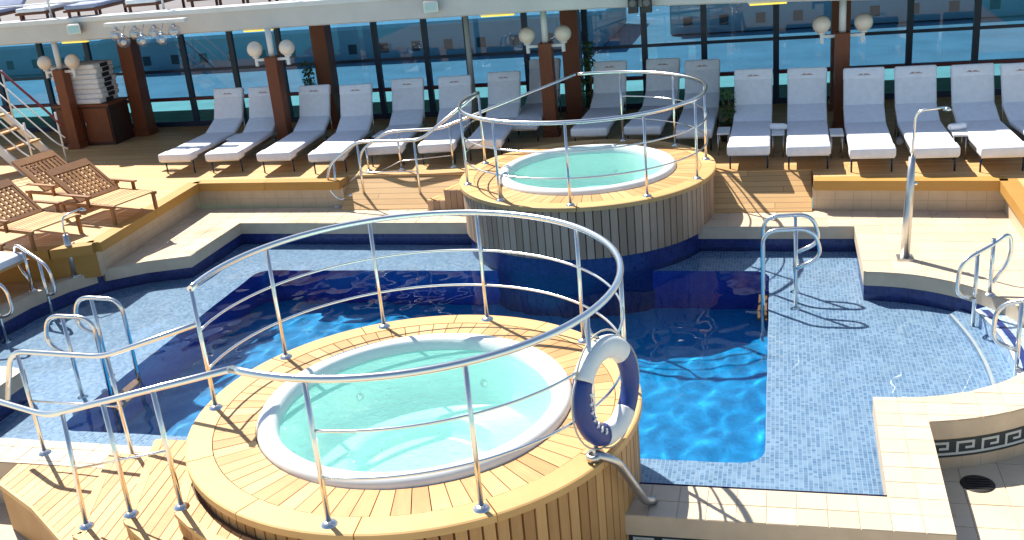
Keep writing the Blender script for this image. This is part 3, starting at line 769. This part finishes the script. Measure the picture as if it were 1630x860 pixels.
# ================================================================ LOUNGERS
def make_lounger():
    t = empty('sun_lounger')
    L, W2 = 1.50, .27
    f = MB(); f.box(-W2+.01, -W2+.045, .02, L+.28, .20, .245).box(W2-.045, W2-.01, .02, L+.28, .20, .245).box(-W2+.045, W2-.045, .02, .055, .20, .245).box(-W2+.045, W2-.045, L-.02, L+.015, .20, .245).build('frame', 'steel_dull', t)
    for sx in (-1, 1):
        for y in (.12, L+.12):
            MB().tube([(sx*(W2-.03), y, 0), (sx*(W2-.03), y, .205)], .012, 8).build('leg', 'frame_navy', t)
    mt = MB().rbox(-W2, W2, -.01, L, .245, .33, .03).build('mattress', 'cushion_white', t)
    MB().rbox(-W2-.004, W2+.004, -.022, .24, .215, .338, .025).build('foot_towel', 'cushion_white', mt)
    md = Matrix.Translation((0, L-.03, .285)) @ Matrix.Rotation(R(24), 4, 'X')
    MB().rbox(-W2, W2, -.01, .47, -.04, .045, .03, mat=md).build('mid_cushion', 'cushion_white', t)
    bk = Matrix.Translation((0, L+.37, .47)) @ Matrix.Rotation(R(68), 4, 'X')
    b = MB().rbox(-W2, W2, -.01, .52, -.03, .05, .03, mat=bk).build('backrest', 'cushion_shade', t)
    MB().rbox(-W2-.004, W2+.004, .36, .53, -.038, .057, .028, mat=bk).build('head_towel', 'cushion_white', b)
    e = MB(); e.box(-.085, .085, .415, .424, .052, .0585, mat=bk); e.box(-.06, -.02, .426, .438, .052, .0585, mat=bk); e.box(.0, .055, .426, .436, .052, .0585, mat=bk); e.build('emblem', 'emblem', b)
    for sx in (-1, 1):
        MB().tube([(sx*(W2-.03), L+.42, .0), (sx*(W2-.03), L+.44, .62)], .011, 6).build('back_strut', 'steel_dull', t)
    return t
feet = [-9.14, -8.30, -7.38, -6.48, -5.60, -4.80]
backs = [-9.20, -8.50, -7.46, -6.74, -5.90, -5.08]
row = [(x, 13.96-.087*(x+9.12), b) for x, b in zip(feet, backs)]
row[4] = (-5.68, 14.02, -5.92); row[5] = (-4.88, 14.08, -5.10)
row += [(-4.20, 14.25, -4.36), (-3.90, 15.35, -3.86), (-2.72, 14.72, -2.66), (-1.93, 14.72, -1.86), (-1.18, 14.45, -1.17)]
row += [(-.39, 13.38, -.32), (.36, 13.32, .36), (1.12, 13.11, 1.14), (1.85, 13.04, 1.78), (2.61, 12.98, 2.55), (3.34, 12.92, 3.16)]
labs = ['white sun lounger at the left end of the long row', 'white sun lounger, second from the left end of the row', 'white sun lounger just left of the second lamp column',
        'white sun lounger just right of the second lamp column', 'white sun lounger behind the left part of the far step handrails', 'white sun lounger behind the right part of the far step handrails',
        'white sun lounger partly behind the left end of the far tub railing', 'white sun lounger half hidden by the third lamp column', 'white sun lounger directly behind the far hot tub, left one',
        'white sun lounger directly behind the far hot tub, middle one', 'white sun lounger behind the right end of the far tub railing', 'white sun lounger first to the right of the far hot tub',
        'white sun lounger just left of the rightmost lamp column', 'white sun lounger just right of the rightmost lamp column', 'white sun lounger behind the shower column, third from the right', 'white sun lounger second from the right edge of the photo', 'white sun lounger cut off by the right edge of the photo']
proto = make_lounger()
for i, (x, y, b) in enumerate(row):
    o = proto if i == 0 else copy_tree(proto)
    o.location = (x, y+random.uniform(-.03, .03), DK); o.rotation_euler = (0, 0, -math.atan2(b-x, 2.0)+random.uniform(-.025, .025))
    tag(o, labs[i], 'sun lounger', 'sun loungers in a long row under the overhang')
# side tables between loungers
def make_table():
    t = empty('side_table')
    MB().box(-.085, .085, -.19, .19, .30, .325, .006).build('top', 'white_paint', t)
    for a, b in ((-1, -1), (-1, 1), (1, -1), (1, 1)): MB().tube([(a*.07, b*.16, 0), (a*.07, b*.16, .30)], .012, 6).build('leg', 'steel_dull', t)
    return t
tp = make_table()
tl = [(-8.68, 15.1, 'small white side table near the left end of the lounger row'), (-6.05, 14.95, 'small white side table between loungers left of the far handrails'), (-.015, 14.25, 'small white side table left of the rightmost lamp column'),
      (.74, 14.1, 'small white side table at the foot of the rightmost lamp column'), (2.22, 13.9, 'small white side table between the two rightmost loungers'), (-.75, 14.4, 'small white side table just right of the far hot tub')]
for i, (x, y, lab) in enumerate(tl):
    o = tp if i == 0 else copy_tree(tp); o.location = (x, y, DK); tag(o, lab, 'side table', 'small side tables between the loungers')

for x, y, a, lab in ((2.22, 13.98, 20, 'small rolled white towel on the table between the two rightmost loungers'), (-.015, 14.3, -10, 'small rolled white towel on the table left of the rightmost lamp column'), (1.60, 14.62, 80, 'crumpled white towel on the deck behind the shower column')):
    z = DK+.326 if x != 1.60 else DK
    t = empty('towel', (x, y, z), R(a), label=lab, cat='towel', group='small white towels among the loungers')
    mb = MB()
    pts = [(-.11+.22*i/8, .008*math.sin(i*1.3), .045) for i in range(9)]
    mb.tube(pts, [.034, .044, .046, .044, .047, .044, .046, .043, .033], 12).build('roll', 'cushion_white', t)
    MB().tube([(.02+.046*math.sin(q*.628), .046*math.cos(q*.628)*0+.0, .045+.047*math.cos(q*.628)) for q in range(0, 1)]+[(.02, 0, .092), (.05, .03, .085), (.07, .04, .06)], .006, 6).build('loose_edge', 'cushion_white', t)
# ================================================================ TEAK STEAMER CHAIRS
def make_steamer():
    t = empty('steamer_chair')   # faces +x, seat hinge at x=0
    W2 = .36
    for s in (-1, 1):
        MB().box(-.42, .68, s*W2-.02, s*W2+.02, .26, .31).build('side_rail', 'teak_chair', t)
        MB().box(.60, .645, s*W2-.018, s*W2+.018, 0, .26).build('leg', 'teak_chair', t); MB().box(-.38, -.335, s*W2-.018, s*W2+.018, 0, .262).build('leg', 'teak_chair', t)
        am = MB(); am.box(-.30, .28, s*(W2+.035)-.03, s*(W2+.035)+.03, .43, .455, .004).build('armrest', 'teak_chair', t)
        MB().box(.20, .24, s*(W2+.035)-.016, s*(W2+.035)+.016, .26, .43).build('arm_post', 'teak_chair', t)
    for k in range(9):
        x = .02+k*.072; MB().box(x, x+.058, -W2+.022, W2-.022, .29, .315, .004).build('seat_slat', 'teak', t)
    bk = Matrix.Translation((-.02, 0, .31)) @ Matrix.Rotation(R(-57), 4, 'Y') @ Matrix.Rotation(R(180), 4, 'Z')
    bk = Matrix.Translation((-.02, 0, .31)) @ Matrix.Rotation(R(40), 4, 'Y')
    fr = MB()
    for s in (-1, 1): fr.box(-.74, 0, s*(W2-.03)-.02, s*(W2-.03)+.02, -.02, .02, mat=bk)
    fr.box(-.76, -.62, -W2+.012, W2-.012, -.021, .021, mat=bk); fr.box(-.06, .0, -W2+.05, W2-.05, -.019, .019, mat=bk)
    b = fr.build('backrest', 'teak_chair', t)
    for k in range(9):
        y = -.28+k*.07; MB().box(-.62, -.06, y-.02, y+.02, -.002, .012, mat=bk).build('slat', 'teak_chair', b)
    for k in range(7):
        x = -.58+k*.08; MB().box(x, x+.03, -W2+.05, W2-.05, -.014, -.003, mat=bk).build('cross_slat', 'teak_chair', b)
    return t
sc = make_steamer()
ch = [(-9.10, 11.95, DK, -15, 'teak steamer chair with its lattice back turned to us, nearest the pool corner'),
      (-9.58, 10.92, DK, -15, 'teak steamer chair in front, its back cut by the left edge'),
      (-10.1, 12.55, DK, -14, 'teak steamer chair furthest back of the group at left')]
for i, (x, y, z, a, lab) in enumerate(ch):
    o = sc if i == 0 else copy_tree(sc); o.location = (x, y, z); o.scale = (1, 1, .84); o.rotation_euler = (0, 0, R(a)); tag(o, lab, 'deck chair', 'teak steamer chairs on the left deck')
wc = copy_tree(sc); wc.location = (-9.72, 9.92, -.004); wc.scale = (1, 1, 1.2); wc.rotation_euler = (0, 0, R(-8)); tag(wc, 'low teak chair with a white cushion at the left edge of the photo', 'deck chair', 'teak steamer chairs on the left deck')
MB().rbox(.0, .68, -.33, .33, .316, .40, .03).build('cushion', 'cushion_white', wc)

# ================================================================ UNDER THE OVERHANG
def lamp_column(x, y, hz, label):
    t = empty('lamp_column', (x, y, DK), label=label, cat='column', group='brown columns with pairs of globe lamps')
    h = zb(x)-DK; hb = hz-DK
    MB().box(-.10, .10, -.10, .10, 0, hb, .01).build('shaft', 'mahogany', t)
    MB().box(-.125, .125, -.125, .125, 0, .10, .01).build('plinth', 'mahogany', t)
    MB().tube([(0, 0, hb-.01), (0, 0, h+.01)], .05, 16).build('upper_post', 'white_paint', t)
    for s in (-1, 1):
        a = MB().box(s*.19-.11, s*.19+.11, -.025, .025, hb-.07, hb-.03).box(s*.28-.025, s*.28+.025, -.026, .026, hb-.15, hb-.0).build('bracket', 'white_paint', t)
        g = MB().ball((s*.285, 0, hb+.12), .128, 24, 14).build('globe', 'globe_glass', t)
        MB().lathe([(.001, .0), (.055, .0), (.06, .03), (.045, .04)], 16).build('collar', 'white_paint', g, (s*.285, 0, hb-.02))
    return t
for x, y, hz, lab in ((-12.45, 16.05, 1.845, 'brown column with two globe lamps beside the cabinet at far left'), (-7.97, 15.45, 1.945, 'brown column with two globe lamps, second from the left'), (-3.50, 15.78, 1.87, 'brown column with two globe lamps left of the far hot tub'), (.87, 15.6, 1.81, 'brown column with two globe lamps among the right hand loungers')):
    lamp_column(x, y, hz, lab)
for x, lab in ((-11.63, 'plain brown column by the glass screen behind the cabinet'), (-7.77, 'plain brown column by the glass screen behind the second lamp column'), (-3.33, 'plain brown column by the glass screen behind the third lamp column'), (.92, 'plain brown column by the glass screen behind the rightmost lamp column')):
    t = empty('column', (x, 17.0, DK), label=lab, cat='column', group='plain brown columns by the screen')
    MB().box(-.14, .14, -.14, .14, 0, zb(x)-DK, .01).build('shaft', 'mahogany', t); MB().box(-.16, .16, -.16, .16, 0, .12, .01).build('plinth', 'mahogany', t)
# glass windscreen
mx = [-16.2, -15.1, -14.0, -12.95, -11.9, -10.88, -9.87, -8.9, -7.95, -7.01, -6.07, -5.3, -4.25, -3.2, -2.2, -1.21, -.05, .98, 2.0, 2.98, 3.95, 4.9]
for i in range(len(mx)-1):
    a, b = mx[i], mx[i+1]; top = zb((a+b)/2)+.02
    xm = (a+b)/2; place = 'behind the stair at far left' if xm < -12.5 else ('behind the cabinet' if xm < -11 else ('left of the far hot tub' if xm < -4 else ('behind the far hot tub' if xm < -.8 else 'behind the right hand loungers')))
    ordn = ['first', 'second', 'third', 'fourth', 'fifth', 'sixth', 'seventh', 'eighth', 'ninth', 'tenth', 'eleventh', 'twelfth', 'thirteenth', 'fourteenth', 'fifteenth', 'sixteenth', 'seventeenth', 'eighteenth', 'nineteenth', 'twentieth', 'twenty-first'][i]
    t = empty('glass_screen', (a, 17.6, DK), label=f'blue tinted wind screen panel, {ordn} from the left, {place}', cat='glass screen', group='panels of the glass wind screen')
    W_ = b-a
    MB().box(-.048, .048, -.04, .04, 0, top-DK).build('mullion', 'frame_navy', t)
    MB().box(.048, W_-.048, -.035, .035, 0, .10).build('kerb', 'frame_navy', t)
    MB().box(.048, W_-.048, -.05, .05, .50, .555).build('hand_rail', 'rail_red', t)
    MB().box(.048, W_-.048, -.02, .02, 1.04, 1.09).build('transom', 'frame_navy', t)
    MB().box(.048, W_-.048, -.03, .03, top-DK-.18, top-DK-.02).build('head', 'frame_navy', t)
    MB().box(.048, W_-.048, -.004, .004, .10, .50).build('pane', 'low_glass', t)
    MB().box(.048, W_-.048, -.004, .004, .555, 1.04).build('pane', 'tinted_glass', t)
    MB().box(.048, W_-.048, -.004, .004, 1.09, top-DK-.18).build('pane', 'tinted_glass', t)
t = empty('pipe_post', (-5.2, 17.3, DK), label='thin pale post in front of the glass screen left of the far tub', cat='post')
MB().tube([(0, 0, 0), (0, 0, zb(-5.2)-DK+.02)], .05, 12).build('shaft', 'fascia_paint', t); MB().lathe([(.09, 0), (.09, .03), (.05, .05)], 14).build('collar', 'fascia_paint', t)
# climbing plants on the rear columns
def plant(x, y, h, label, n=260, w=.16):
    t = empty('plant', (x, y, DK), label=label, cat='plant', group='green plants by the columns')
    MB().lathe([(.001, 0), (.10, 0), (.14, .24), (.12, .24), (.001, .20)], 16).build('pot', 'pot', t)
    MB().tube([(0, 0, .2), (.02, 0, h*.6), (0, .01, h*.9)], [.02, .014, .006], 6).build('stem', 'teak_chair', t)
    mb = MB()
    for i in range(n):
        z = .25+(h-.25)*random.random(); a = random.uniform(0, 6.283); r = w*math.sqrt(random.random())*(1.1-.5*z/h)
        c = Vector((r*math.cos(a), r*math.sin(a), z)); d = Vector((random.uniform(-1, 1), random.uniform(-1, 1), random.uniform(-.6, .6))).normalized(); e = d.cross(Vector((random.uniform(-1, 1), random.uniform(-1, 1), random.uniform(-1, 1)))).normalized()
        L = random.uniform(.05, .10)
        mb.add([c-d*L*.5, c+e*L*.28, c+d*L*.5, c-e*L*.28], [(0, 1, 2, 3)])
    tag(mb.build('foliage', 'leaf', t), kind='stuff')
plant(-8.02, 16.75, 1.25, 'tall green plant beside the brown column left of the far handrails'); plant(-3.02, 16.8, 1.3, 'tall green plant behind the far hot tub by the brown column'); plant(-.72, 15.1, .75, 'low green plant just right of the far hot tub railing', 160, .14)

# cabinet with a stack of spare cushions
cb = empty('cabinet', (-12.32, 16.5, DK), label='dark wooden cabinet under the stack of cushions at far left', cat='cabinet')
MB().box(-.56, .56, -.3, .3, 0, .72, .008).build('body', 'cabinet_wood', cb); MB().box(-.59, .59, -.33, .33, .72, .76, .006).build('top', 'mahogany', cb)
for s in (-1, 1):
    d = MB().box(s*.275-.255, s*.275+.255, -.318, -.302, .06, .68).build('door', 'mahogany', cb); MB().tube([(s*.05, -.335, .34), (s*.05, -.335, .44)], .008, 6).build('handle', 'steel_dull', d)
nm = ['bottom', 'second', 'third', 'fourth', 'fifth', 'sixth', 'seventh', 'top']
for k in range(8):
    o = MB().rbox(-.47, .47, -.28, .28, 0, .088, .028).build('cushion', 'cushion_shade', None, (-12.33+random.uniform(-.03, .03), 16.5+random.uniform(-.03, .02), DK+.762+k*.089), random.uniform(-.04, .04))
    tag(o, f'white lounger cushion, {nm[k]} of the stack on the dark cabinet' if k in (0, 7) else f'white lounger cushion, {nm[k]} from the bottom of the cabinet stack', 'cushion', 'spare cushions stacked on the cabinet')
    # dark tie tape at the end
    MB().box(.455, .485, -.10, .10, .012, .076).build('strap', 'dark_metal', o)

# stair at far left
st = empty('stairway', (0, 0, 0), label='white steel stairway with railings at the far left', cat='stairs')
for y in (14.15, 14.95):
    MB().add([(-11.95, y-.02, DK), (-12.15, y-.02, DK), (-14.35, y-.02, 2.62), (-14.35, y-.02, 2.82), (-11.95, y+.02, DK), (-12.15, y+.02, DK), (-14.35, y+.02, 2.62), (-14.35, y+.02, 2.82)], [(0,1,2,3),(7,6,5,4),(0,3,7,4),(1,5,6,2),(0,4,5,1),(2,6,7,3)]).build('stringer', 'white_paint', st)
    for h, r in ((.85, .022), (.58, .012), (.32, .012)):
        MB().tube(fil([(-11.82, y, DK+h*.75), (-12.05, y, DK+h+.05), (-14.35, y, 2.75+h)], .1), r, 8).build('rail', 'white_paint' if h < .8 else 'rail_red' if y > 14.5 else 'white_paint', st)
    for x in (-11.9, -12.75, -13.6): zz = DK+(-12.0-x)*1.0 if x < -12 else DK; MB().tube([(x, y, max(DK, zz)), (x, y, max(DK, zz)+.88)], .016, 8).build('post', 'white_paint', st)
for k in range(9): MB().box(-12.33-k*.235, -12.06-k*.235, 14.17, 14.93, DK+.18+k*.235, DK+.21+k*.235).build('tread', 'teak', st)

# hanging glass globes, spot lights, speakers, ceiling lamps
g = empty('globe_cluster', (-10.1, 15.25, 2.55), label='cluster of clear glass globes hanging from the fascia at left', cat='pendant lamp')
MB().box(-.75, .75, .06, .17, .04, .10, .01).build('bar', 'white_paint', g)
for k in range(7):
    x = -.54+k*.18; z = -.10-(k % 2)*.10; yy = -.05 if k % 2 else .06
    q = MB().ball((x, yy, z), .105, 18, 12).build('globe', 'clear_glass', g); MB().lathe([(.001, .05), (.03, .05), (.035, 0), (.001, -.005)], 10).build('socket', 'steel', q, (x, yy, z+.07)); MB().ball((x, yy, z-.01), .045, 10, 8).build('bulb', 'shell_white', q)
    MB().tube([(x, yy, z+.10), (x, .08, .06)], .007, 6).build('cord', 'steel_dull', g)
def spot(x, z, label):
    t = empty('floodlight', (x, fy(x)-.17, z), R(20), label=label, cat='floodlight', group='floodlights on the fascia')
    MB().box(-.11, .11, -.05, .08, -.08, .08, .02).build('housing', 'steel_dull', t); MB().box(-.09, .09, -.056, -.048, -.06, .06).build('lens', 'clear_glass', t)
    MB().box(-.02, .02, .08, .18, -.02, .02).build('bracket', 'white_paint', t)
spot(-5.1, 2.58, 'small floodlight on the fascia above the pale post'); spot(-11.75, 2.55, 'small floodlight on the fascia at the far left beside the globes')
for x, lab in ((-2.02, 'left one of two dark speakers hanging from the fascia'), (-1.82, 'right one of two dark speakers hanging from the fascia')):
    t = empty('speaker', (x, fy(x)-.11, 2.46), label=lab, cat='speaker', group='pair of dark speakers on the fascia')
    MB().box(-.065, .065, -.07, .07, -.14, .16, .01).build('cabinet', 'dark_metal', t); MB().lathe([(.001, .004), (.03, .0), (.05, .008), (.052, 0)], 14).build('cone', 'ceiling_paint', t)
    COL.objects[-1].rotation_euler = (R(90), 0, 0); COL.objects[-1].location = (0, -.071, 0); MB().box(-.015, .015, .07, .12, .05, .09).build('bracket', 'white_paint', t)
for x, lab in ((-11.95, 'yellow strip lamp under the fascia at far left'), (-8.25, 'yellow strip lamp under the fascia left of the second lamp column'), (-4.1, 'yellow strip lamp under the fascia above the far tub steps'), (-.15, 'yellow strip lamp under the fascia near the right hand column')):
    t = empty('strip_lamp', (x, fy(x)-.01, zb(x)-.02), label=lab, cat='lamp', group='yellow strip lamps under the fascia')
    MB().box(-.27, .27, .02, .10, -.012, .03).build('housing', 'white_paint', t); MB().box(-.25, .25, .005, .085, -.032, -.012, 0).build('lens', 'lamp_glow', t)

# upper deck furniture
def upper_lounger(x, y, i, lab):
    z = zb(x)+.24
    t = empty('upper_lounger', (x, y, z), R(8), label=lab, cat='sun lounger', group='loungers on the upper deck')
    MB().box(-.3, .3, 0, 1.3, .22, .26).build('frame', 'mahogany', t); MB().rbox(-.28, .28, 0, 1.25, .26, .34, .03).build('mattress', 'blue_cushion' if i % 2 else 'cushion_white', t)
    bk = Matrix.Translation((0, 1.22, .30)) @ Matrix.Rotation(R(35), 4, 'X'); MB().rbox(-.28, .28, 0, .6, -.03, .05, .03, mat=bk).build('backrest', 'blue_cushion' if i % 2 else 'cushion_white', t)
    for a in (-.25, .25):
        for b in (.1, 1.2): MB().box(a-.02, a+.02, b-.02, b+.02, 0, .22).build('leg', 'mahogany', t)
nth = ['leftmost', 'second', 'third', 'fourth', 'fifth', 'sixth', 'seventh']
for i in range(7): upper_lounger(-15.2+i*1.15, 16.0+.1*(i % 3), i, f'lounger on the upper deck, {nth[i]} above the fascia' if i == 0 else f'lounger on the upper deck, {nth[i]} from the left above the fascia')

# ================================================================ BEYOND THE SHIP
tag(MB().add([(-6000, 25, -18), (6000, 25, -18), (6000, 8000, -18), (-6000, 8000, -18)], [(0, 1, 2, 3)]).build('sea', 'sea'), kind='structure')
tag(MB().add([(-6000, -3000, -18.3), (6000, -3000, -18.3), (6000, 26, -18.3), (-6000, 26, -18.3)], [(0, 1, 2, 3)]).build('sea', 'sea'), kind='structure')
qy = MB().box(-400, 300, 80, 260, -19, -15.8).build('quay', 'quay'); tag(qy, kind='structure')
def terminal(x0, x1, y0, y1, h, label):
    t = empty('harbour_building', (x0, y0, -15.6), label=label, cat='building', group='pale harbour buildings beyond the glass')
    L = x1-x0; MB().box(0, L, 0, y1-y0, 0, h).build('wall', 'building_wall', t); MB().box(-.8, L+.8, -.8, y1-y0+.8, h, h+.5).build('roof', 'building_roof', t)
    wm = MB().box(-.6, .6, -.06, .2, .9, 2.2).mesh('window', 'window_dark')
    n = int(L/4.5)
    for k in range(n): link('window', wm, t, (L*(k+.5)/n, 0, 0))
terminal(-190, -98, 136, 160, 4.0, 'long pale harbour building seen through the glass at far left'); terminal(-90, -22, 132, 156, 4.2, 'long pale harbour building seen through the glass in the middle'); terminal(-14, 70, 140, 164, 4.0, 'long pale harbour building seen through the glass at right')

# real light through the rippled pool surface
sl.cycles.is_caustics_light = True
ws.cycles.is_caustics_caster = True
for o in bpy.data.objects:
    if o.name.split('.')[0] in ('pool_floor', 'pool_wall', 'base_drum', 'pool_step', 'tread', 'nosing', 'rung', 'stripe'): o.cycles.is_caustics_receiver = True
